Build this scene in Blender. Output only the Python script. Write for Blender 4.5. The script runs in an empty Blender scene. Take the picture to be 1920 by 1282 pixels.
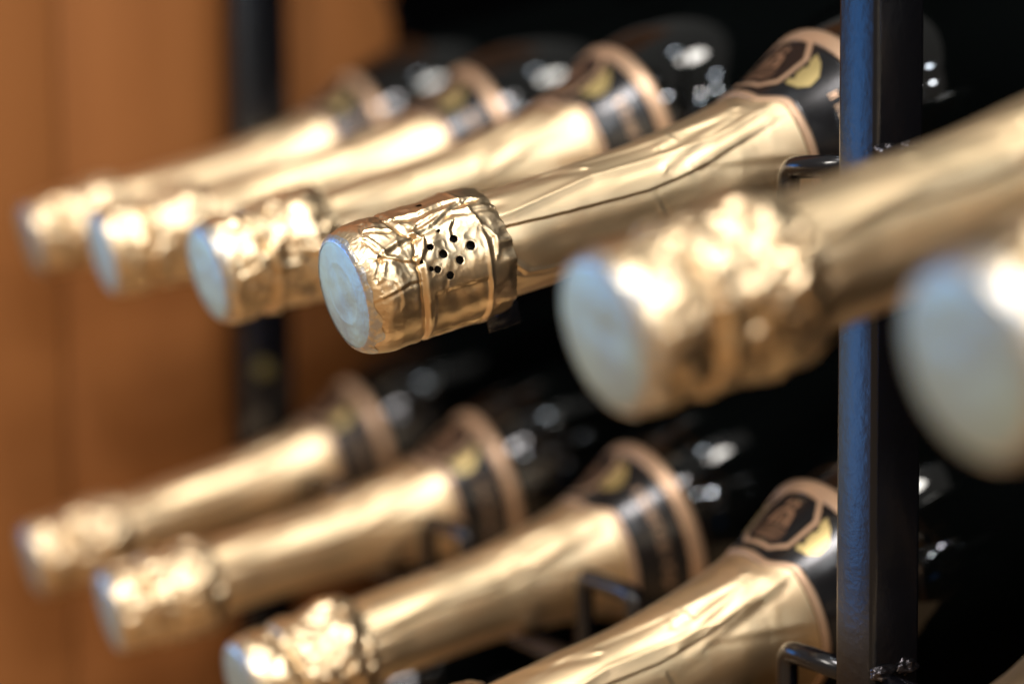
import bpy, math, random
import numpy as np
from mathutils import Vector, Matrix

sc = bpy.context.scene
R = math.radians
MM = 0.001

# ------------------------------------------------------------------ camera
FPX = 3568.8                      # focal length in pixels of a 1920 wide frame
yaw, pit, rol = 0.4876, -0.0875, -0.0095
fw = Vector((-math.cos(yaw) * math.cos(pit), math.sin(yaw) * math.cos(pit), math.sin(pit)))
rt = Vector((math.sin(yaw), math.cos(yaw), 0))
up = rt.cross(fw)
rt2 = rt * math.cos(rol) + up * math.sin(rol)
up2 = -rt * math.sin(rol) + up * math.cos(rol)
cam_d = bpy.data.cameras.new('camera')
cam = bpy.data.objects.new('camera', cam_d)
sc.collection.objects.link(cam)
M = Matrix((rt2, up2, -fw)).transposed().to_4x4()
M.translation = Vector((464.07, -199.3, 29.13)) * MM
cam.matrix_world = M
cam_d.sensor_width = 36
cam_d.lens = FPX / 1920 * 36
cam_d.clip_start = 0.02
cam_d.clip_end = 50
cam_d.dof.use_dof = True
cam_d.dof.focus_distance = 0.497
cam_d.dof.aperture_fstop = 3.8
cam_d.dof.aperture_blades = 9
sc.camera = cam
sc.view_settings.view_transform = 'Standard'
sc.view_settings.look = 'None'
sc.view_settings.exposure = 0
sc.view_settings.gamma = 1
sc.cycles.use_denoising = True
sc.cycles.max_bounces = 8
sc.cycles.glossy_bounces = 8
sc.cycles.sample_clamp_indirect = 6

# ------------------------------------------------------------------ world: dim warm shop interior
w = bpy.data.worlds.new('World')
sc.world = w
w.use_nodes = True
nt = w.node_tree
bg = nt.nodes['Background']
tc = nt.nodes.new('ShaderNodeTexCoord')
sp = nt.nodes.new('ShaderNodeSeparateXYZ')
mr = nt.nodes.new('ShaderNodeMapRange')
mr.inputs[1].default_value = -1
cr = nt.nodes.new('ShaderNodeValToRGB')
nt.links.new(tc.outputs['Generated'], sp.inputs[0])
nt.links.new(sp.outputs[2], mr.inputs[0])
nt.links.new(mr.outputs[0], cr.inputs[0])
nt.links.new(cr.outputs[0], bg.inputs[0])
el = cr.color_ramp.elements
el[0].position = 0.0; el[0].color = (0.34, 0.19, 0.09, 1)
el[1].position = 1.0; el[1].color = (0.30, 0.29, 0.27, 1)
e = el.new(0.42); e.color = (0.40, 0.27, 0.15, 1)
e = el.new(0.55); e.color = (0.24, 0.20, 0.17, 1)
bg.inputs[1].default_value = 1.15


# ------------------------------------------------------------------ shop lamps and added fills
def lamp(name, dirv, dist, size, power, col, shape='DISK', size_y=None):
    d = bpy.data.lights.new(name, 'AREA')
    d.shape = shape
    d.size = size
    if size_y:
        d.size_y = size_y
    d.energy = power
    d.color = col
    o = bpy.data.objects.new(name, d)
    sc.collection.objects.link(o)
    v = Vector(dirv).normalized()
    o.location = v * dist
    o.rotation_euler = v.to_track_quat('Z', 'Y').to_euler()
    return o


lamp('key_spot', (0.40, -0.41, 0.82), 1.9, 0.36, 18.5, (1.0, 0.94, 0.93))
lamp('ceiling_or_fill_lamp', (0.80, -0.16, 0.56), 2.4, 0.07, 7, (0.90, 0.95, 1.0))
lamp('ceiling_or_fill_lamp', (0.74, -0.30, 0.60), 2.6, 0.06, 4, (0.95, 0.97, 1.0))
lamp('ceiling_or_fill_lamp', (0.84, -0.02, 0.52), 3.0, 0.07, 5, (1.0, 0.96, 0.92))
lamp('ceiling_or_fill_lamp', (0.33, 0.02, 0.94), 1.8, 0.34, 11, (1.0, 0.96, 0.88))
lamp('ceiling_or_fill_lamp', (0.15, -0.80, 0.58), 2.4, 0.5, 18, (1.0, 0.93, 0.85))  # wide front fill added to soften the foil contrast
lamp('ceiling_or_fill_lamp', (0.95, 0.17, 0.265), 3.0, 0.05, 2.2, (0.85, 0.97, 1.0))
lamp('ceiling_or_fill_lamp', (0.945, 0.085, 0.31), 3.0, 0.05, 1.4, (0.92, 0.92, 1.0))
lamp('ceiling_or_fill_lamp', (0.84, 0.11, 0.53), 2.6, 0.06, 2.5, (0.9, 0.95, 1.0))
lamp('ceiling_or_fill_lamp', (-0.67, 0.03, 0.74), 2.2, 0.09, 3.0, (0.95, 0.97, 1.0))
lamp('foil_fill', (0.88, -0.42, 0.24), 2.2, 1.0, 4.5, (1.0, 0.82, 0.60), 'RECTANGLE', 0.7)  # unseen soft source added on the camera side to lift the foil
for dv_, sz_, pw_, c_ in (((0.90, -0.02, 0.43), .05, 2.2, (0.78, 0.9, 1)), ((0.97, 0.02, 0.23), .05, 1.3, (0.9, 0.97, 1)),
                         ((0.93, 0.26, 0.25), .045, 1.2, (1, 0.95, 0.9)), ((0.70, 0.10, 0.70), .07, 2.5, (0.8, 0.9, 1)),
                         ((0.86, 0.25, -0.44), .05, 0.9, (0.78, 0.9, 1)), ((0.62, -0.42, 0.66), .09, 3.5, (0.95, 0.97, 1)),
                         ((0.12, -0.07, 0.99), .10, 2.0, (0.8, 0.9, 1))):
    lamp('ceiling_or_fill_lamp', dv_, 2.8, sz_, pw_, c_)  # extra small lamps added for glints on the glass, one from below
lamp('blue_glint_lamp', (0.985, 0.15, 0.0), 3.0, 0.10, 1.6, (0.02, 0.22, 1.0))  # unseen blue source put in for the blue glints
lamp('window_light', (-0.79, -0.62, 0.0), 2.0, 0.38, 8.8, (0.03, 0.33, 1.0), 'RECTANGLE', 1.15)
lamp('disc_fill', (-0.93, -0.38, -0.10), 1.6, 1.0, 1.1, (0.80, 1.0, 0.86), 'RECTANGLE', 0.5)  # pale fill added to turn the cap discs teal


# ------------------------------------------------------------------ materials
def mat(name, col, metal=0.0, rough=0.4, bump=None, var=None, coat=0.0, spec=None, aniso=0):
    m = bpy.data.materials.new(name)
    m.use_nodes = True
    n = m.node_tree
    b = n.nodes['Principled BSDF']
    b.inputs['Base Color'].default_value = (*col, 1)
    b.inputs['Metallic'].default_value = metal
    b.inputs['Roughness'].default_value = rough
    if coat:
        b.inputs['Coat Weight'].default_value = coat
        b.inputs['Coat Roughness'].default_value = 0.08
    if spec is not None:
        b.inputs['Specular IOR Level'].default_value = spec
    t = n.nodes.new('ShaderNodeTexCoord')
    last = None
    for (scale, dist, detail) in (bump or []):
        no = n.nodes.new('ShaderNodeTexNoise')
        no.inputs['Scale'].default_value = scale
        no.inputs['Detail'].default_value = detail
        n.links.new(t.outputs['Object'], no.inputs['Vector'])
        bu = n.nodes.new('ShaderNodeBump')
        bu.inputs['Distance'].default_value = dist
        bu.inputs['Strength'].default_value = 1.0
        n.links.new(no.outputs['Fac'], bu.inputs['Height'])
        if last:
            n.links.new(last.outputs[0], bu.inputs['Normal'])
        last = bu
    if last:
        n.links.new(last.outputs[0], b.inputs['Normal'])
    if var:
        scale, c2, lo, hi = var
        no = n.nodes.new('ShaderNodeTexNoise')
        no.inputs['Scale'].default_value = scale
        no.inputs['Detail'].default_value = 5
        n.links.new(t.outputs['Object'], no.inputs['Vector'])
        r = n.nodes.new('ShaderNodeMapRange')
        r.inputs[1].default_value = lo
        r.inputs[2].default_value = hi
        n.links.new(no.outputs['Fac'], r.inputs[0])
        mx = n.nodes.new('ShaderNodeMix')
        mx.data_type = 'RGBA'
        mx.inputs[6].default_value = (*col, 1)
        mx.inputs[7].default_value = (*c2, 1)
        n.links.new(r.outputs[0], mx.inputs[0])
        n.links.new(mx.outputs[2], b.inputs['Base Color'])
    return m


GOLD = (0.86, 0.65, 0.40)
M_foil = mat('gold_foil', GOLD, 1.0, 0.34, [(170, 0.00012, 2), (1500, 0.000006, 2)],
             (120, (0.77, 0.60, 0.38), 0.4, 0.65))
M_sleeve = mat('gold_foil_smooth', GOLD, 1.0, 0.42, [(70, 0.00016, 1), (1600, 0.000006, 2)],
               (60, (0.78, 0.61, 0.38), 0.4, 0.65))
M_disc = mat('pale_blue_foil', (0.47, 0.58, 0.49), 0.7, 0.42, [(220, 0.00018, 3), (1500, 0.00001, 2)],
             (90, (0.37, 0.43, 0.40), 0.4, 0.7))
M_rim = mat('silvered_foil', (0.56, 0.58, 0.60), 1.0, 0.38, [(900, 0.00010, 3)],
            (420, (0.78, 0.68, 0.50), 0.46, 0.62))
M_crest = mat('dark_copper_print', (0.30, 0.17, 0.10), 0.5, 0.4, [(1200, 0.000008, 2)])
M_copper = mat('copper_print', (0.56, 0.37, 0.235), 0.55, 0.38, [(1200, 0.000008, 2)])
M_label = mat('black_label', (0.006, 0.006, 0.007), 0.0, 0.22, [(500, 0.00001, 2)])
M_leaf = mat('gold_print', (0.48, 0.37, 0.15), 0.6, 0.35, [(1200, 0.00001, 2)])
M_glass = mat('dark_bottle_glass', (0.0015, 0.002, 0.002), 0.0, 0.045, [(25, 0.0003, 1)], spec=0.5)
M_cork = mat('dark_cork', (0.012, 0.009, 0.007), 0.0, 0.8, [(500, 0.0002, 3)])
M_post = mat('black_powder_coat', (0.004, 0.004, 0.005), 0.0, 0.26, [(430, 0.00009, 3), (1500, 0.00002, 2)], spec=0.34)
M_wire = mat('black_painted_wire', (0.004, 0.004, 0.006), 0.0, 0.2, [(300, 0.00006, 2)], spec=0.6)
M_weld = mat('glossy_weld', (0.06, 0.055, 0.06), 0.9, 0.22, [(400, 0.00004, 2)])
M_olive = mat('olive_reflection', (0.22, 0.18, 0.06), 0.5, 0.45, [(600, 0.00005, 2)])
M_back = mat('dark_backing', (0.0012, 0.0012, 0.0012), 0.0, 0.9, [(40, 0.0002, 3)], spec=0.0)  # near-black: the darkness behind the bottles is put into the colour
M_dust = mat('silver_tab', (0.05, 0.045, 0.05), 0.3, 0.4, [(600, 0.00005, 2)])

# wood
M_wood = bpy.data.materials.new('brown_wood')
M_wood.use_nodes = True
n = M_wood.node_tree
b = n.nodes['Principled BSDF']
t = n.nodes.new('ShaderNodeTexCoord')
mp = n.nodes.new('ShaderNodeMapping')
mp.inputs['Scale'].default_value = (14, 14, 1.2)
no = n.nodes.new('ShaderNodeTexNoise')
no.inputs['Scale'].default_value = 3
no.inputs['Detail'].default_value = 8
r = n.nodes.new('ShaderNodeValToRGB')
r.color_ramp.elements[0].position = 0.3
r.color_ramp.elements[0].color = (0.255, 0.095, 0.026, 1)
r.color_ramp.elements[1].position = 0.7
r.color_ramp.elements[1].color = (0.290, 0.110, 0.031, 1)
n.links.new(t.outputs['Object'], mp.inputs[0])
n.links.new(mp.outputs[0], no.inputs['Vector'])
n.links.new(no.outputs['Fac'], r.inputs[0])
n.links.new(r.outputs[0], b.inputs['Base Color'])
b.inputs['Roughness'].default_value = 0.6
b.inputs['Specular IOR Level'].default_value = 0.15


# ------------------------------------------------------------------ numpy noise
rngp = np.random.RandomState(7)
PERM = np.concatenate([rngp.permutation(256)] * 3)
GR = rngp.randn(256, 3)
GR /= np.linalg.norm(GR, axis=1)[:, None]


def pnoise(x, y, z):
    xi, yi, zi = (np.floor(v).astype(int) for v in (x, y, z))
    xf, yf, zf = x - xi, y - yi, z - zi
    xi &= 255; yi &= 255; zi &= 255
    f = lambda q: q * q * q * (q * (q * 6 - 15) + 10)
    u, v, ww = f(xf), f(yf), f(zf)

    def g(a, b_, c):
        h = PERM[PERM[PERM[(xi + a) & 255] + ((yi + b_) & 255)] + ((zi + c) & 255)]
        gg = GR[h]
        return gg[..., 0] * (xf - a) + gg[..., 1] * (yf - b_) + gg[..., 2] * (zf - c)
    L = lambda a, b_, q: a + (b_ - a) * q
    return L(L(L(g(0, 0, 0), g(1, 0, 0), u), L(g(0, 1, 0), g(1, 1, 0), u), v),
             L(L(g(0, 0, 1), g(1, 0, 1), u), L(g(0, 1, 1), g(1, 1, 1), u), v), ww)


def ridged(x, y, z, octs=3):
    o = 0; a = 1.0
    for k in range(octs):
        o = o + a * (1 - np.abs(pnoise(x, y, z)) * 3.2)
        x, y, z = x * 2.03 + 11.3, y * 2.03 + 5.1, z * 2.03 + 3.7
        a *= 0.5
    return o / 1.75


sstep = lambda a, b_, x: (lambda q: q * q * (3 - 2 * q))(np.clip((x - a) / (b_ - a), 0, 1))


# ------------------------------------------------------------------ mesh helpers
def mesh_np(name, V, F, smooth=True):
    me = bpy.data.meshes.new(name)
    V = np.asarray(V, dtype=np.float32)
    F = np.asarray(F, dtype=np.int32)
    me.vertices.add(len(V))
    me.vertices.foreach_set('co', V.ravel())
    k = F.shape[1]
    me.loops.add(F.size)
    me.loops.foreach_set('vertex_index', F.ravel())
    me.polygons.add(len(F))
    me.polygons.foreach_set('loop_start', np.arange(0, F.size, k, dtype=np.int32))
    me.polygons.foreach_set('loop_total', np.full(len(F), k, dtype=np.int32))
    me.polygons.foreach_set('use_smooth', np.full(len(F), smooth, dtype=bool))
    me.update(calc_edges=True)
    me.validate()
    return me


def grid_mesh(name, S, PHI, RAD, wrap=True, drop=None, mm=True, cap0=False, cap1=False):
    """surface of revolution grid: S, PHI (radians), RAD all (ns, np). axis = local +Y"""
    ns, npn = S.shape
    X = RAD * np.cos(PHI); Z = RAD * np.sin(PHI)
    V = np.stack([X, S, Z], -1).reshape(-1, 3) * (MM if mm else 1)
    i, j = np.meshgrid(np.arange(ns - 1), np.arange(npn if wrap else npn - 1), indexing='ij')
    j2 = (j + 1) % npn
    F = np.stack([i * npn + j, i * npn + j2, (i + 1) * npn + j2, (i + 1) * npn + j], -1)
    if drop is not None:
        dm = drop[:-1, :] if wrap else drop[:-1, :-1]
        F = F[~dm]
    F = F.reshape(-1, 4)
    return mesh_np(name, V, F)


def obj(name, me, m, parent=None):
    o = bpy.data.objects.new(name, me)
    sc.collection.objects.link(o)
    if m and not me.materials:
        me.materials.append(m)
    if parent:
        o.parent = parent
    return o


def box_mesh(name, lo, hi, bev=0.0, seg=3):
    import bmesh
    bm = bmesh.new()
    bmesh.ops.create_cube(bm, size=1)
    for v in bm.verts:
        v.co = Vector([(lo[k] + hi[k]) / 2 + v.co[k] * (hi[k] - lo[k]) for k in range(3)]) * MM
    if bev:
        bmesh.ops.bevel(bm, geom=bm.edges[:], offset=bev * MM, segments=seg, affect='EDGES', profile=0.5)
    for f in bm.faces:
        f.smooth = bool(bev)
    me = bpy.data.meshes.new(name)
    bm.to_mesh(me); bm.free()
    if bev:
        try:
            me.set_sharp_from_angle(angle=R(50))
        except Exception:
            pass
    return me


def tube_mesh(name, pts, rad, nseg=14):
    """tube through pts (mm), parallel-transport frame, closed ends"""
    P = [Vector(p) for p in pts]
    V = []; F = []
    nrm = None
    for i, p in enumerate(P):
        a = P[max(i - 1, 0)]; c = P[min(i + 1, len(P) - 1)]
        tdir = (c - a).normalized()
        if nrm is None:
            nrm = tdir.orthogonal().normalized()
        nrm = (nrm - tdir * nrm.dot(tdir)).normalized()
        bi = tdir.cross(nrm)
        for k in range(nseg):
            an = 2 * math.pi * k / nseg
            V.append((p + (nrm * math.cos(an) + bi * math.sin(an)) * rad) * MM)
    for i in range(len(P) - 1):
        for k in range(nseg):
            k2 = (k + 1) % nseg
            F.append((i * nseg + k, i * nseg + k2, (i + 1) * nseg + k2, (i + 1) * nseg + k))
    me = bpy.data.meshes.new(name)
    F.append(tuple(range(nseg))[::-1]); F.append(tuple((len(P) - 1) * nseg + k for k in range(nseg)))
    me.from_pydata([tuple(v) for v in V], [], F)
    for f in me.polygons:
        f.use_smooth = len(f.vertices) == 4
    return me


def struct(name, me, m):
    o = obj(name, me, m)
    o['kind'] = 'structure'
    return o


# ------------------------------------------------------------------ setting
wl = struct('wall', box_mesh('wall', (-460, -75, -1200), (-434, 208, 1200)), M_wood)
for y0, y1, xo in ((-75, 34, -429), (35, 150, -431), (151, 208, -430.2)):
    obj('plank', box_mesh('plank', (-433.9, y0, -1200), (xo, y1, 1200), 0.8, 2), M_wood, wl)
struct('back_wall', box_mesh('back_wall', (-1100, 372, -1200), (1400, 400, 1200)), M_back)

# ------------------------------------------------------------------ the bottle
TILT = 0.2423
PH = lambda d: np.radians(d)


def base_r(s):
    """outer radius of foil / neck along the axis, smooth"""
    xs = [41, 43, 60, 75, 85, 95, 108, 120, 130, 140, 150, 160, 170, 180, 190, 200, 212, 225, 300]
    ys = [14.6, 14.6, 14.6, 14.7, 15.0, 15.6, 17.0, 18.8, 20.9, 24.0, 28.2, 33.2, 37.4, 40.2, 42.0, 43.0, 43.7, 44, 44]
    return np.interp(s, xs, ys)


def smooth_r(s):
    o = 0
    for d in (-5, -2.5, 0, 2.5, 5):
        o = o + base_r(s + d)
    return o / 5


def polyline_d(s, u, pts):
    """distance (mm) and signed side of the points (s,u) to polyline pts[(s,u)]"""
    best = np.full(s.shape, 1e9); sign = np.zeros(s.shape)
    for (s0, u0), (s1, u1) in zip(pts[:-1], pts[1:]):
        ds, du = s1 - s0, u1 - u0
        L2 = ds * ds + du * du
        tt = np.clip(((s - s0) * ds + (u - u0) * du) / L2, 0, 1)
        ex, ey = s - s0 - tt * ds, u - u0 - tt * du
        d = np.hypot(ex, ey)
        c = np.sign(ds * ey - du * ex)
        m = d < best
        best = np.where(m, d, best); sign = np.where(m, c, sign)
    return best, sign


def arc(pts, r):      # (s, phi deg) -> (s, u mm)
    return [(a, math.radians(b_) * r) for a, b_ in pts]


CAPP = [(-0.5, 14.4), (-0.1, 15.2), (0.8, 16.1), (2.4, 16.95), (4.6, 17.6), (8, 18.1), (14, 17.9), (20, 18.1),
        (29, 18.3), (35, 18.6), (40, 18.2), (42.6, 17.6)]


def make_cap(seed, ns, npn, hero=False):
    """crumpled foil over cork and wire cage; s from -1.5 to 42.6"""
    L = [0.0]
    for a, c in zip(CAPP[:-1], CAPP[1:]):
        L.append(L[-1] + math.hypot(c[0] - a[0], c[1] - a[1]))
    tt = np.linspace(0, L[-1], ns)
    s1 = np.interp(tt, L, [p[0] for p in CAPP]); r1 = np.interp(tt, L, [p[1] for p in CAPP])
    k = max(3, int(ns * 0.03)) | 1
    r1 = np.convolve(np.pad(r1, k // 2, 'edge'), np.ones(k) / k, 'valid')
    phi = np.linspace(-math.pi, math.pi, npn + 1)[:-1]
    S = np.repeat(s1[:, None], npn, 1); P = np.repeat(phi[None], ns, 0); Rr = np.repeat(r1[:, None], npn, 1)
    U = P * 17.8; D = np.degrees(P)
    cx, cz = np.cos(P) * 17.8, np.sin(P) * 17.8
    q = seed * 17.31
    edge = sstep(-1.5, 2.5, S)
    low = pnoise(cx / 17 + q, S / 17 + 4, cz / 17) * 1.5
    n1 = ridged(cx / 11 + q, S / 11, cz / 11, 3)
    wx = pnoise(cx / 7 + q, S / 7, cz / 7) * 4
    n2 = ridged((cx + wx) / 6.5 + q, (S + wx) / 8 + 3, cz / 6.5, 3)
    n2s = ridged((cx + wx) / 8.5 + q, (S + wx) / 9 + 3, cz / 8.5, 1)
    n3 = pnoise(cx / 1.6, S / 1.6, cz / 1.6 + q)
    fine = ridged(cx / 1.9 + q, S / 1.9 + 9, cz / 1.9, 2)
    h = np.zeros_like(S)
    if hero:
        h += low * 0.75 + 0.5 * np.exp(-((S - 5) / 4) ** 2) * sstep(-50, -95, D) 
        amp = 0.30 + 0.70 * sstep(-6, 18, D) * (1 - sstep(120, 160, D)) + 0.3 * (1 - sstep(-130, -90, D))
        amp = amp * (0.35 + 0.65 * sstep(1, 6, S)) * (1 - 0.35 * sstep(24, 34, S))
        h += (n1 - 0.55) * 0.50 * amp + (n2s - 0.55) * 0.36 * amp * sstep(0, 7, S)
        h += n3 * 0.02 + (fine - .55) * 0.16 * (1 - sstep(2.0, 5.5, S)) * edge
        # wire ring under the foil
        gphi = [-180, -78, -37, -12, 9, 20, 39, 43, 68, 100, 180]
        gs = [17, 16.5, 14.8, 14.3, 15.0, 14.7, 17.0, 15.8, 13.4, 14, 17]
        g = np.interp(D, gphi, gs)
        dd = S - g
        wgt = np.where(D > 22, 0.55, 1.0)
        h += (-0.85 * np.exp(-(dd / 0.75) ** 2) + 0.12 * np.exp(-((dd - 1.7) / 0.8) ** 2) + 0.14 * np.exp(-((dd + 1.8) / 1.1) ** 2)) * wgt
        # foil folds pressed over the cage
        for pts, dep, wd in (
                ([(4.6, 51), (5.9, 40), (6.6, 32), (5.2, 24), (3.3, 14)], 0.75, 0.9),
                ([(6.2, 29), (10.5, 21.5), (15.3, 16)], 0.6, 0.8),
                ([(5.6, 30), (12.7, 37), (18.3, 41), (23.8, 45), (30.7, 56), (35, 60)], 0.75, 1.1),
                ([(7.1, 71), (5.3, 61), (11.6, 54)], 0.5, 0.7),
                ([(13.4, 68), (14.5, 52), (15.6, 43), (17.4, 39)], 0.6, 1.0),
                ([(15.5, 16), (18.5, 24), (19.5, 34)], 0.55, 0.9),
                ([(27, 30), (27.5, 36), (29, 41)], 0.5, 0.8),
                ([(16, 66), (22, 62), (30, 66), (38, 60)], 0.6, 1.2),
                ([(20, 50), (27, 55), (34, 48), (41, 46)], 0.55, 1.1),
                ([(36, 30), (38, 18), (37, 5)], 0.45, 1.0),
                ([(22, -3), (21, -13)], 0.15, 0.8),
                ([(7.1, 4), (7.9, -8), (7.4, -14)], 0.18, 0.9),
                ([(2.9, -28), (3.2, -40), (3.6, -49)], 0.14, 0.8),
                ([(0.5, -6), (6, -2), (11, 2), (14, 1)], 0.35, 0.7),
                ([(16, -70), (24, -66), (35, -72)], 0.4, 1.0)):
            d, sg = polyline_d(S, U, arc(pts, 17.8))
            h += 0.78 * dep * (sg * d / wd * np.exp(-(d / wd) ** 2) * 1.2 - 0.35 * np.exp(-(d / (wd * 0.6)) ** 2))
        # pressed rectangular panel and the ridge of the lip
        pu0, pu1 = math.radians(-66) * 17.8, math.radians(-12) * 17.8
        pm = sstep(17.2, 18.8, S) * (1 - sstep(33.2, 34.6, S)) * sstep(pu0, pu0 + 1.6, U) * (1 - sstep(pu1 - 1.5, pu1 + .3, U))
        h -= 0.55 * pm
        h += 0.22 * np.exp(-((S - 34.9 - 0.8 * np.sin(D / 17)) / 0.7) ** 2)
        h += 0.10 * np.sin((S + U * 0.35) * 1.1) * pm
    else:
        h += low + 0.9 * np.exp(-((S - 34) / 5.0) ** 2) - 0.5 * np.exp(-((S - 8) / 6) ** 2)
        amp = 0.75 + 0.5 * pnoise(cx / 14 + q, S / 20, cz / 14)
        h += ((n1 - 0.55) * 0.95 * amp + (n2s - 0.55) * 1.2 * amp + (n2 - .55) * 1.05) * (0.25 + 0.75 * sstep(1, 8, S)) + n3 * 0.06
        g = 15 + 1.2 * np.sin(2 * P + q)
        dd = S - g
        h += -1.3 * np.exp(-(dd / 1.1) ** 2) + 0.35 * np.exp(-((dd - 1.9) / 0.9) ** 2)
        rs = np.random.RandomState(seed)
        for _ in range(16):
            a0 = rs.uniform(4, 36); p0 = rs.uniform(-180, 180)
            pts = [(a0, p0)]
            for _k in range(3):
                pts.append((pts[-1][0] + rs.uniform(-5, 6), pts[-1][1] + rs.uniform(-22, 22)))
            d, sg = polyline_d(S, U, arc(pts, 17.8))
            h += rs.uniform(.7, 1.3) * (sg * d / 1.2 * np.exp(-(d / 1.2) ** 2) * 1.1 - 0.3 * np.exp(-(d / .7) ** 2)) * sstep(1, 5, S)
    # gathered skirt at the collar
    gat = sstep(35.5, 42, S)
    h += gat * (0.42 * np.sin(P * 17 + 3 * np.sin(P * 3 + q)) * np.clip(0.5 + pnoise(cx / 8, 2 + q, cz / 8) * 2.4, 0, 1.3)
                + 0.55 * pnoise(cx / 4 + q, S / 9, cz / 4))
    Sx = S + gat * (0.55 * pnoise(cx / 4.5, q, cz / 4.5) * 1.6 + 0.35 * pnoise(cx / 1.3, q, cz / 1.3)) * 1.0
    # turned-in hem so that the skirt has thickness
    RAD = Rr + h * edge
    drop = None
    if hero:
        holes = [(27.0, 27, 1.15), (30.8, 17, 1.3), (19.8, 26, .95), (22.6, 17, 1.2), (26.5, 8, 1.15), (17.9, 8, .72),
                 (19.6, 6, 1.0), (22.7, -2, 1.05), (15.9, 16, .5), (24.1, 38, .55), (25.0, 78, .9), (24, -160, 1.1), (30, -165, 1.1)]
        drop = np.zeros(S.shape, bool)
        for hs, hp, hr in holes:
            hu = math.radians(hp) * 17.8
            d = np.hypot(S - hs, U - hu)
            RAD -= 0.22 * np.exp(-(d / (hr * 1.7)) ** 2)
            RAD += 0.05 * np.exp(-((d - hr * 1.25) / .4) ** 2)
            drop |= d < hr
    # end hem
    ns2 = 5
    hem_s = np.array([0.25, 0.1, -1.2, -3.0, -5.0])[:, None]; hem_r = np.array([-0.25, -0.6, -0.9, -1.0, -1.1])[:, None]
    Sx = np.vstack([Sx, Sx[-1:] + hem_s]); RAD = np.vstack([RAD, RAD[-1:] + hem_r]); P2 = np.vstack([P, np.repeat(P[-1:], ns2, 0)])
    if drop is not None:
        drop = np.vstack([drop, np.zeros((ns2, npn), bool)])
    return grid_mesh('foil_cap', Sx, P2, RAD, drop=drop)


def make_disc(seed, nr, npn):
    q = seed * 5.7
    rr = np.linspace(0.02, 14.9, nr); phi = np.linspace(0, 2 * math.pi, npn + 1)[:-1]
    RR = np.repeat(rr[:, None], npn, 1); P = np.repeat(phi[None], nr, 0)
    X, Z = RR * np.cos(P), RR * np.sin(P)
    S = -0.15 - 1.1 * np.sqrt(np.clip(1 - (RR / 15.35) ** 2, 0, 1))
    S += 0.30 * pnoise(X / 6 + q, Z / 6, q + X * 0) * (1 - RR / 15)
    # shallow pressed dent
    d = np.hypot(X - 3.5, (Z + 4) * 1.0)
    S += 0.45 * np.exp(-(d / 3.0) ** 2) * (1 - RR / 16)
    dd = np.abs(np.hypot(X - 0.5, Z - 0.5) - 8.5)
    S -= 0.05 * np.exp(-(dd / .8) ** 2)
    S += 0.08 * ridged(X / 3 + q, Z / 3, q + X * 0, 2) * sstep(9, 14, RR) * (1 - sstep(14.0, 14.9, RR))
    return grid_mesh('cap_disc', S, P, RR)


def make_rim(seed, npn):
    """silvered irregular border where the disc foil is rolled over the cap edge"""
    q = seed * 3.3
    phi = np.linspace(-math.pi, math.pi, npn + 1)[:-1]
    prof = [(-0.62, 14.5), (-0.5, 14.9), (-0.1, 15.5), (0.5, 16.05), (1.3, 16.6), (2.3, 17.1), (3.4, 17.45)]
    ns = 15
    tt = np.linspace(0, len(prof) - 1, ns)
    s1 = np.interp(tt, range(len(prof)), [p[0] for p in prof]); r1 = np.interp(tt, range(len(prof)), [p[1] for p in prof])
    P = np.repeat(phi[None], ns, 0)
    lim = 0.58 + 0.5 * pnoise(np.cos(phi) * 3 + q, np.sin(phi) * 3, phi * 0) + 0.35 * np.clip(-np.sin(phi), 0, 1)
    tq = (tt[:, None] / (len(prof) - 1)) * lim[None] * (len(prof) - 1)
    S = np.interp(tq, range(len(prof)), s1[::1][np.round(np.linspace(0, ns - 1, len(prof))).astype(int)])
    Rr = np.interp(tq, range(len(prof)), r1[np.round(np.linspace(0, ns - 1, len(prof))).astype(int)])
    cx, cz = np.cos(P) * Rr, np.sin(P) * Rr
    h = 0.10 * ridged(cx / 1.4 + q, S / 1.4, cz / 1.4, 2) + 0.03
    return grid_mesh('foil_rim', S - h * 0.5 * (Rr < 16.5), P, Rr + h)


def edge_s(D, pc=90):
    """axial position of the lower edge of the foil: it dips round the emblem"""
    a = np.abs((D - pc + 180) % 360 - 180)
    return 140.7 - 5.6 * (1 - sstep(22, 44, a))


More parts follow.
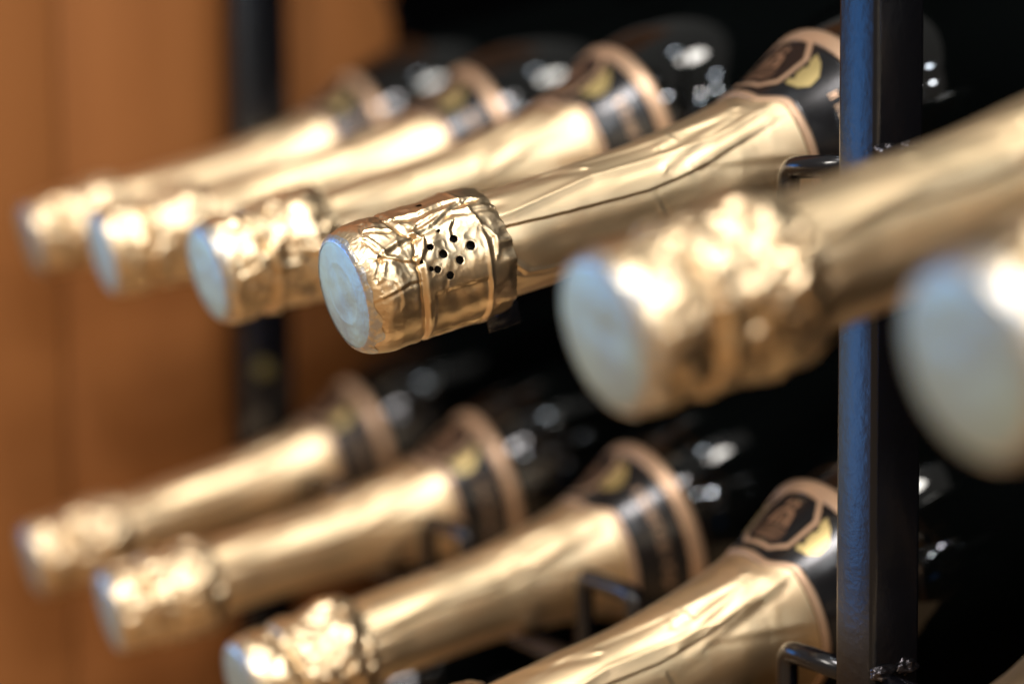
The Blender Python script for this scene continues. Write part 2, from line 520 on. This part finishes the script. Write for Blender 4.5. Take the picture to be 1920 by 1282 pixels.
def make_sleeve(seed, ns, npn, hero=False):
    q = seed * 9.1
    phi = np.linspace(-math.pi, math.pi, npn + 1)[:-1]
    D1 = np.degrees(phi)
    tt = np.linspace(0, 1, ns)
    end = edge_s(D1) - 2.6
    S = 41.0 + tt[:, None] * (end[None] - 41.0)
    P = np.repeat(phi[None], ns, 0); D = np.degrees(P)
    Rr = smooth_r(S)
    U = P * Rr
    cx, cz = np.cos(P) * Rr, np.sin(P) * Rr
    rs = np.random.RandomState(seed + 50)
    h = 0.10 * (ridged(cx / 9 + q, S / 26, cz / 9, 2) - .5) + 0.22 * pnoise(cx / 16 + q, S / 34, cz / 16) + 0.05 * pnoise(cx / 5, S / 9, cz / 5 + q)
    seam = np.interp(S, [41, 44, 63.6, 89.6, 106.5, 118.7, 130, 141], [28, 27, 22, 18, 23, 31, 36, 40]) + (0 if hero else rs.uniform(-12, 12))
    dm = np.radians(D - seam) * Rr
    wob = 0.35 * pnoise(S / 6 + q, S * 0, S * 0)
    up_ = sstep(-0.35, 0.35, dm + wob) * (1 - sstep(70, 110, D - seam))
    h += 0.75 * up_ * (1 - 0.75 * sstep(105, 135, S))
    # flattened facet just below the seam and above it
    h -= 0.55 * np.exp(-((dm + 6.5) / 4.5) ** 2) * sstep(48, 60, S) * (1 - sstep(105, 130, S))
    s2 = np.interp(S, [41, 47.5, 75, 99, 114, 130, 141], [36, 37, 51, 46, 44, 50, 54]) + (0 if hero else rs.uniform(-10, 10))
    d2 = np.radians(D - s2) * Rr
    h += 0.42 * np.exp(-(d2 / 1.3) ** 2) + 0.30 * sstep(-0.6, 0.6, d2) * (1 - sstep(30, 60, D - s2))
    s3 = np.interp(S, [41, 67, 104, 120, 141], [62, 80, 68, 62, 66])
    d3 = np.radians(D - s3) * Rr
    h += 0.38 * sstep(-1, 1, d3) * (1 - sstep(25, 50, D - s3)) * (1 - sstep(110, 132, S)) * sstep(46, 70, S)
    for sc0, ph, tw, am in ((60, 62, -30, .28), (110, 40, 25, .28), (118, 30, 18, .22), (112, 55, 10, .3), (124, 12, -14, .2)):
        d, sg = polyline_d(S, U, [(sc0 - 12, math.radians(ph - tw / 2) * 19), (sc0, math.radians(ph) * 20), (sc0 + 14, math.radians(ph + tw / 2) * 21.5)])
        h += am * sg * d / 1.8 * np.exp(-(d / 1.8) ** 2) * 1.3
    if hero:
        d, sg = polyline_d(S, P * 15.6, arc([(42.2, -8), (45, -20), (47.5, -29), (53, -33), (62, -36), (90, -40), (120, -44)], 15.6))
        h += 0.55 * (sg * d / 1.0 * np.exp(-(d / 1.0) ** 2) * 1.2 + 0.5 * np.exp(-(d / .8) ** 2)) * (1 - 0.5 * sstep(60, 90, S))
    rib = np.interp(D, [-180, -20, 16, 20, 48, 67, 180], [93, 93, 90, 103, 105.5, 104, 98])
    h += (0.13 * np.exp(-((S - rib) / 0.7) ** 2) - 0.12 * np.exp(-((S - rib - 1.5) / 0.9) ** 2)) * sstep(2.5, 6, np.abs(d2)) * (0.3 + 0.7 * sstep(-.2, .3, pnoise(P * 2, q + P * 0, P * 0)))
    # gathers next to the collar
    gat = np.exp(-(S - 41) / 6.0)
    h += gat * (0.5 * np.sin(P * 13 + 2 * np.sin(3 * P + q)) * 0.6 + 0.9 * pnoise(cx / 5, S / 12, cz / 5 + q))
    return grid_mesh('foil_sleeve', S, P, Rr + h * (1 - 0.8 * sstep(0.93, 1, tt)[:, None]))


def band(name, s0f, s1f, off, npn=180, ns=4, thick=True):
    phi = np.linspace(-math.pi, math.pi, npn + 1)[:-1]
    D = np.degrees(phi)
    a = s0f(D) if callable(s0f) else np.full(npn, s0f)
    c = s1f(D) if callable(s1f) else np.full(npn, s1f)
    tt = np.linspace(0, 1, ns)
    S = a[None] + tt[:, None] * (c - a)[None]
    Rr = smooth_r(S) + off
    if thick:
        S = np.vstack([S[:1], S, S[-1:]]); Rr = np.vstack([Rr[:1] - 0.3, Rr, Rr[-1:] - 0.3])
    P = np.repeat(phi[None], S.shape[0], 0)
    return grid_mesh(name, S, P, Rr)


def patch(name, polys, off, pc=90, thick=0.06):
    """flat printed shapes laid on the neck: polys in (s, u mm about the emblem centre), convex or ring quads"""
    import bmesh
    bm = bmesh.new()
    for poly in polys:
        vs = [bm.verts.new((p[0], p[1], 0)) for p in poly]
        try:
            bm.faces.new(vs)
        except ValueError:
            pass
    bmesh.ops.triangulate(bm, faces=bm.faces[:])
    for _ in range(2):
        long = [e_ for e_ in bm.edges if e_.calc_length() > 2.0]
        if long:
            bmesh.ops.subdivide_edges(bm, edges=long, cuts=1)
            bmesh.ops.triangulate(bm, faces=bm.faces[:])
    for v in bm.verts:
        s, u = v.co.x, v.co.y
        r_ = float(smooth_r(np.array([s]))[0])
        ph = math.radians(pc) + u / 28.0
        v.co = Vector(((r_ + off) * math.cos(ph), s, (r_ + off) * math.sin(ph))) * MM
    bmesh.ops.recalc_face_normals(bm, faces=bm.faces[:])
    me = bpy.data.meshes.new(name)
    bm.to_mesh(me); bm.free()
    for f in me.polygons:
        f.use_smooth = True
    return me


def ring_poly(outer, k):
    """quads between an outline and its inset by factor k about the centroid"""
    cxs = sum(p[0] for p in outer) / len(outer); cus = sum(p[1] for p in outer) / len(outer)
    inn = [(cxs + (p[0] - cxs) * k, cus + (p[1] - cus) * k) for p in outer]
    m_ = len(outer)
    return [[outer[i], outer[(i + 1) % m_], inn[(i + 1) % m_], inn[i]] for i in range(m_)]


OCT = [(137.6, -7.5), (137.6, 7.5), (141.6, 12.3), (152.5, 12.3), (158.6, 7.5), (159.4, 0), (158.6, -7.5), (152.5, -12.3), (141.6, -12.3)]
emblem_me = patch('emblem_frame', ring_poly(OCT, 0.87), 0.42)
oct_in = [(147.7 + (s - 147.7) * 0.72, u * 0.72) for s, u in OCT]
crest = [[(140.6, -6.4), (140.6, 6.4), (141.2, 6.4), (141.2, -6.4)], [(141.9, -7.4), (141.9, 7.4), (142.4, 7.4), (142.4, -7.4)],
         [(143.1, -7.8), (143.1, 7.8), (143.5, 7.8), (143.5, -7.8)]]
for k_ in range(9):                    # a line of tiny capitals under the figure
    u0 = -7.0 + k_ * 1.6
    crest.append([(144.1, u0), (144.1, u0 + 1.0), (145.3, u0 + 0.8), (145.3, u0 + 0.3)])
for sg_ in (-1, 1):                    # gabled figure: two legs, roof and finial
    crest += [[(146.0, sg_ * 6.0), (146.0, sg_ * 3.4), (150.6, sg_ * 2.2), (150.6, sg_ * 4.2)],
              [(150.6, sg_ * 4.2), (150.6, sg_ * 0.0), (152.4, sg_ * 0.0), (152.0, sg_ * 2.6)],
              [(153.0, sg_ * 2.9), (153.0, sg_ * 0.9), (155.6, sg_ * 0.6), (154.8, sg_ * 2.7)],
              [(146.0, sg_ * 2.4), (146.0, sg_ * 0.7), (149.6, sg_ * 0.5), (149.6, sg_ * 1.5)]]
crest = [[(148.3 + (a - 148.3) * .95, b_ * .92) for a, b_ in pl] for pl in crest]
crest_me = patch('emblem_crest', crest, 0.42)


def leaf_poly(sgn):
    pts = [(142.9, 14.2), (144.2, 18.4), (147.0, 20.6), (150.5, 19.6), (153.6, 16.2), (155.2, 12.6), (152.6, 12.9), (150.8, 14.3),
           (149.4, 13.4), (148.2, 15.0), (147.0, 13.6), (145.8, 15.0), (144.6, 13.2)]
    return [[(a, b_ * sgn) for a, b_ in pts]]


leaf_me = patch('leaf_print', leaf_poly(-1), 0.42)
leaf_me2 = patch('leaf_print', leaf_poly(1), 0.42)
rt_ = random.Random(5)
glyph = []
u = 26.0
while u < 62:                       # illegible small capitals that run round the neck
    wv = rt_.uniform(1.1, 1.9)
    s0, s1 = 149.2, 152.0
    glyph.append([(s0, -u), (s1, -u), (s1, -u - .45), (s0, -u - .45)])
    if rt_.random() < .75:
        glyph.append([(s0, -u - wv), (s1, -u - wv), (s1, -u - wv + .45), (s0, -u - wv + .45)])
    c = rt_.choice([s0, s1 - .45, (s0 + s1) / 2])
    glyph.append([(c, -u - .45), (c + .45, -u - .45), (c + .45, -u - wv + .4), (c, -u - wv + .4)])
    u += wv + rt_.choice([.9, .9, 2.2])
text_me = patch('copper_lettering', glyph, 0.42)

label_me = band('neck_label', lambda D: edge_s(D) - 0.6, 158.3, 0.12, 180, 14)
trim_me = band('foil_trim', lambda D: edge_s(D) - 2.3, edge_s, 0.34, 220, 5)
ring_me = band('label_ring', 158.1, 162.9, 0.30, 180, 5)

# glass body, base with punt, straight neck inside the foil
gs = []
gs += [(float(s), float(smooth_r(np.array([s]))[0]) - 0.35) for s in range(134, 232, 4)]
gs += [(260, 43.7), (296, 43.7), (302, 43.2), (306, 41.6), (308.5, 38.5), (309.5, 34), (308, 29), (300, 20), (290, 10), (286, 0.1)]
g_s = np.array([a for a, _ in gs]); g_r = np.array([c for _, c in gs])
gphi = np.linspace(-math.pi, math.pi, 129)[:-1]
glass_me = grid_mesh('glass_body', np.repeat(g_s[:, None], 128, 1), np.repeat(gphi[None], len(gs), 0), np.repeat(g_r[:, None], 128, 1))
cs = [(2.2, 0.1), (2.2, 12), (3.5, 15.0), (12, 16.0), (14, 15.2), (30, 15.2), (36, 15.8), (42, 13.6), (60, 13.4), (95, 13.6), (120, 16.2), (136, 20.0)]
c_s = np.array([a for a, _ in cs]); c_r = np.array([c for _, c in cs])
cork_me = grid_mesh('cork', np.repeat(c_s[:, None], 64, 1), np.repeat(gphi[None, ::2], len(cs), 0), np.repeat(c_r[:, None], 64, 1))

cap_hero = make_cap(1, 300, 640, True)
caps = [make_cap(k, 130, 300) for k in (2, 3, 4, 6)]
slv_hero = make_sleeve(1, 320, 420, True)
slvs = [make_sleeve(k, 150, 220) for k in (2, 3, 4)] + [make_sleeve(9, 260, 360)]
disc_hero = make_disc(1, 60, 160)
discs = [make_disc(k, 30, 80) for k in (2, 3)]
rim_hero = make_rim(1, 420)
rims = [make_rim(k, 160) for k in (2, 3)]


def bottle(x, y, z, lab, cap, slv, disc, rim, roll=0.0, emb=0.0, tilt=TILT, yw=0.0):
    root = bpy.data.objects.new('champagne_bottle', None)
    sc.collection.objects.link(root)
    root.empty_display_size = 0.02
    root.location = Vector((x, y, z)) * MM
    root.rotation_euler = (tilt, 0, yw)
    root['label'] = lab
    root['category'] = 'bottle'
    root['group'] = 'foil capped bottles lying in the rack'
    obj('glass_body', glass_me, M_glass, root)
    obj('cork', cork_me, M_cork, root)
    c = obj('foil_cap', cap, M_foil, root); c.rotation_euler = (0, roll, 0)
    d = obj('cap_disc', disc, M_disc, root); d.rotation_euler = (0, roll, 0)
    d['label'] = 'pale blue metal foil disc on the end of the cap'
    obj('foil_rim', rim, M_rim, d)
    obj('foil_sleeve', slv, M_sleeve, root)
    l = obj('neck_label', label_me, M_label, root); l.rotation_euler = (0, emb, 0)
    l['label'] = 'glossy black neck band with copper and gold print'
    obj('foil_trim', trim_me, M_copper, root)
    rg = obj('label_ring', ring_me, M_copper, l)
    obj('emblem_frame', emblem_me, M_copper, l)
    obj('emblem_crest', crest_me, M_crest, l)
    obj('leaf_print', leaf_me, M_leaf, l)
    obj('leaf_print', leaf_me2, M_leaf, l)
    obj('copper_lettering', text_me, M_copper, l)
    return root


B = [
    # x, y, z, label, cap, sleeve, disc, rim, roll, emb, tilt, yaw
    (-362.1, 3.4, 3.0, 'gold capped bottle farthest left in the upper row, just in front of the far post', 0, 0, 0, 0, 0.6, 0.05, 0.251, -0.015),
    (-241.7, 0.8, 0.8, 'second gold capped bottle from the left in the upper row', 1, 1, 1, 1, 2.1, 0.0, 0.241, -0.029),
    (-123.2, 1.6, -2.0, 'blurred gold capped bottle directly left of the sharply focused one', 2, 2, 0, 1, 4.0, 0.0, 0.266, 0.006),
    (-0.4, -2.7, -1.9, 'sharply focused bottle whose gold cap has a cluster of punched holes', 'h', 'h', 'h', 'h', 0, 0.0, 0.246, 0),
    (150.5, -13, -1.9, 'large blurred gold capped bottle in front of the blue lit post', 3, 0, 1, 0, 5.2, 0.0, 0.258, -0.019),
    (240.0, -1.0, -0.5, 'nearest bottle, its pale blue cap end cut off by the right edge', 1, 2, 0, 1, 3.3, 0.0, 0.2423, -0.035),
    (-360.1, -1.5, -137, 'gold capped bottle farthest left in the lower row', 2, 1, 1, 0, 1.2, 0.1, 0.231, -0.021),
    (-244.4, 0, -136.6, 'second bottle from the left in the lower row, white glare on its neck band', 3, 2, 0, 1, 2.9, 0.2, 0.212, -0.055),
    (-119.3, 9, -138.7, 'lower row bottle whose gold cap is cut by the bottom edge of the photo', 0, 0, 1, 0, 5.6, -0.3, 0.226, 0.01),
    (4.2, -1.4, -138.3, 'lower row bottle directly left of the near post, octagonal copper emblem facing up', 1, 3, 0, 1, 0.4, 0.03, 0.256, 0.006),
    (133.0, 0, -137.1, 'lower row bottle right of the near post, only its dark shoulder and neck in view', 2, 1, 1, 0, 2.0, 0.0, 0.2423, 0.0),
    (-362, 0, -273, 'bottom row bottle farthest left, mostly hidden under the lower row', 3, 2, 0, 0, 1.0, 0.0, 0.2423, 0.0),
    (-241, 0, -273, 'bottom row bottle second from the left, only its dark glass in view', 0, 0, 1, 1, 1.0, 0.0, 0.2423, 0.0),
    (-120, 0, -273, 'bottom row bottle glimpsed in the dark under the emblem bottle', 1, 1, 0, 0, 1.0, 0.0, 0.2423, 0.0),
]
for i, (x, y, z, lab, c, s, d, rm, roll, emb, tl, yw) in enumerate(B):
    bt = bottle(x, y, z, lab,
           cap_hero if c == 'h' else caps[c], slv_hero if s == 'h' else slvs[s],
           disc_hero if d == 'h' else discs[d], rim_hero if rm == 'h' else rims[rm], roll, emb, tl, yw)

    if c == 'h':                       # dark tear tab sticking out under the collar
        tb = box_mesh('tear_tab', (5.6, 35.5, -21.0), (6.0, 45.5, -14.5), 0.12, 1)
        for v in tb.vertices:
            v.co.x += (v.co.y - 0.040) ** 2 * 30 + (v.co.z + 0.018) * 0.12
        obj('tear_tab', tb, M_label, bt)

# ------------------------------------------------------------------ the rack
rack = bpy.data.objects.new('bottle_rack', None)
sc.collection.objects.link(rack)
rack.empty_display_size = 0.02
rack.location = (0.073, 0.116, -0.6)
rack['label'] = 'black metal bottle rack of square posts and bent wire cradles, near post lit blue'
rack['category'] = 'rack'
rack_off = Vector(rack.location)


def rpart(name, me, m, parent=None):
    o = obj(name, me, m, parent or rack)
    if parent is None:
        o.location = -rack_off
    return o


PX0, PX1, PY0, PY1 = 64.9, 80.9, 108.4, 124.2
pn = rpart('post', box_mesh('post', (PX0, PY0, -600), (PX1, PY1, 700), 1.6, 4), M_post)
pn['label'] = 'near square post with hammered paint that glows blue on its front face'
FX = -386.8
pf = rpart('post', box_mesh('post_far', (FX - 14, 105.5, -600), (FX + 4, 132, 700), 1.6, 2), M_post)
NX1 = PX1 + 262 + 16
rpart('post', box_mesh('post_right', (NX1, PY0, -600), (NX1 + 16, PY1, 700), 1.6, 2), M_post)

ROD = 3.2
WY = 113.5


def fillet(pts, r_, n_=6):
    out = [Vector(pts[0])]
    for a, b_, c in zip(pts[:-2], pts[1:-1], pts[2:]):
        a, b_, c = Vector(a), Vector(b_), Vector(c)
        d1 = (a - b_).normalized(); d2 = (c - b_).normalized()
        rr = min(r_, (a - b_).length * .48, (c - b_).length * .48)
        for k in range(n_ + 1):
            q_ = k / n_
            p0 = b_ + d1 * rr; p1 = b_ + d2 * rr
            out.append(p0 * (1 - q_) ** 2 + b_ * 2 * q_ * (1 - q_) + p1 * q_ ** 2)
    out.append(Vector(pts[-1]))
    return out


def cradle(xs, x_start, x_end, ztop, zbot, half=39):
    pts = [(x_start, WY, ztop)]
    for x in xs:
        if x - half > x_start + 3:
            pts.append((x - half, WY, ztop))
        pts.append((x - half if x - half > x_start + 3 else x_start, WY, zbot + 8))
        if x - half <= x_start + 3:
            pts = pts[:-1]
            pts[0] = (x_start, WY, zbot)
        else:
            pts[-1] = (x - half, WY, zbot)
        hr = 37 if x == 0 else half
        pts.append((x + hr, WY, zbot))
        pts.append((x + hr, WY, ztop))
    pts.append((x_end, WY, ztop))
    return tube_mesh('wire_cradle', fillet(pts, 4.5), ROD)


for r_ in range(-1, 4):
    zt = 30.5 - 134.5 * r_
    zb = 5.6 - 137 * r_
    ax_z = lambda: 0
    # trough bottom touches the underside of the neck
    zb = -137.0 * r_ + WY * math.tan(TILT) - 20.6 / math.cos(TILT) - ROD - 0.5
    rpart('wire_cradle', cradle([-362, -241, -120, 0], FX + 3.5, PX0 + 0.6, zt, zb, 44), M_wire)
    rpart('wire_cradle', cradle([137, 240], PX1 - 0.6, NX1 + 0.4, zt, zb, 37), M_wire)

# welds: lumpy fused beads where the wires meet the post
import bmesh


def weld_mesh(seed):
    rs = random.Random(seed)
    bm = bmesh.new()
    bmesh.ops.create_icosphere(bm, subdivisions=4, radius=1.0)
    co = np.array([v.co[:] for v in bm.verts])
    d = 1 + 0.55 * pnoise(co[:, 0] * 1.3 + seed * 9, co[:, 1] * 1.3, co[:, 2] * 1.3) + 0.15 * pnoise(co[:, 0] * 3 + seed, co[:, 1] * 3, co[:, 2] * 3)
    sc_ = np.array([rs.uniform(1.5, 2.1), rs.uniform(3.0, 3.8), rs.uniform(2.2, 2.8)])
    for v, c_, k_ in zip(bm.verts, co, d):
        v.co = Vector(c_ * k_ * sc_) * MM
    for f in bm.faces:
        f.smooth = True
    me = bpy.data.meshes.new('weld')
    bm.to_mesh(me); bm.free()
    return me


wm = [weld_mesh(k) for k in (1, 2, 3, 4)]
for r_ in range(-1, 4):
    zt = 30.5 - 134.5 * r_
    for k, (dy, sx) in enumerate(((-1.6, 1), (6.2, 1), (0.5, -1))):
        o = obj('weld', wm[(r_ + k) % 4], M_weld, rack)
        o.location = Vector(((PX1 if sx > 0 else PX0) * MM, (WY + dy) * MM, (zt + (3.6, 4.4, 0)[k]) * MM)) - rack_off
        o.scale = (sx, 1, 1)

# bolt stands in for an olive reflection on the far post
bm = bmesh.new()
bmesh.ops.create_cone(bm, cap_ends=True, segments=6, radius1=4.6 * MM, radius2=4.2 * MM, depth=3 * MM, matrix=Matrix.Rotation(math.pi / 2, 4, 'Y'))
bme = bpy.data.meshes.new('reflection_stud'); bm.to_mesh(bme); bm.free()
o = obj('reflection_stud', bme, M_olive, rack)
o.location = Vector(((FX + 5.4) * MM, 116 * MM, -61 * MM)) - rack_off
# thin diagonal rod behind the far post, added for a faint dark streak
rpart('diagonal_rod', tube_mesh('diagonal_rod', [(FX - 5, 150, 190), (FX - 5, 214, 60)], 1.6, 8), M_wire)
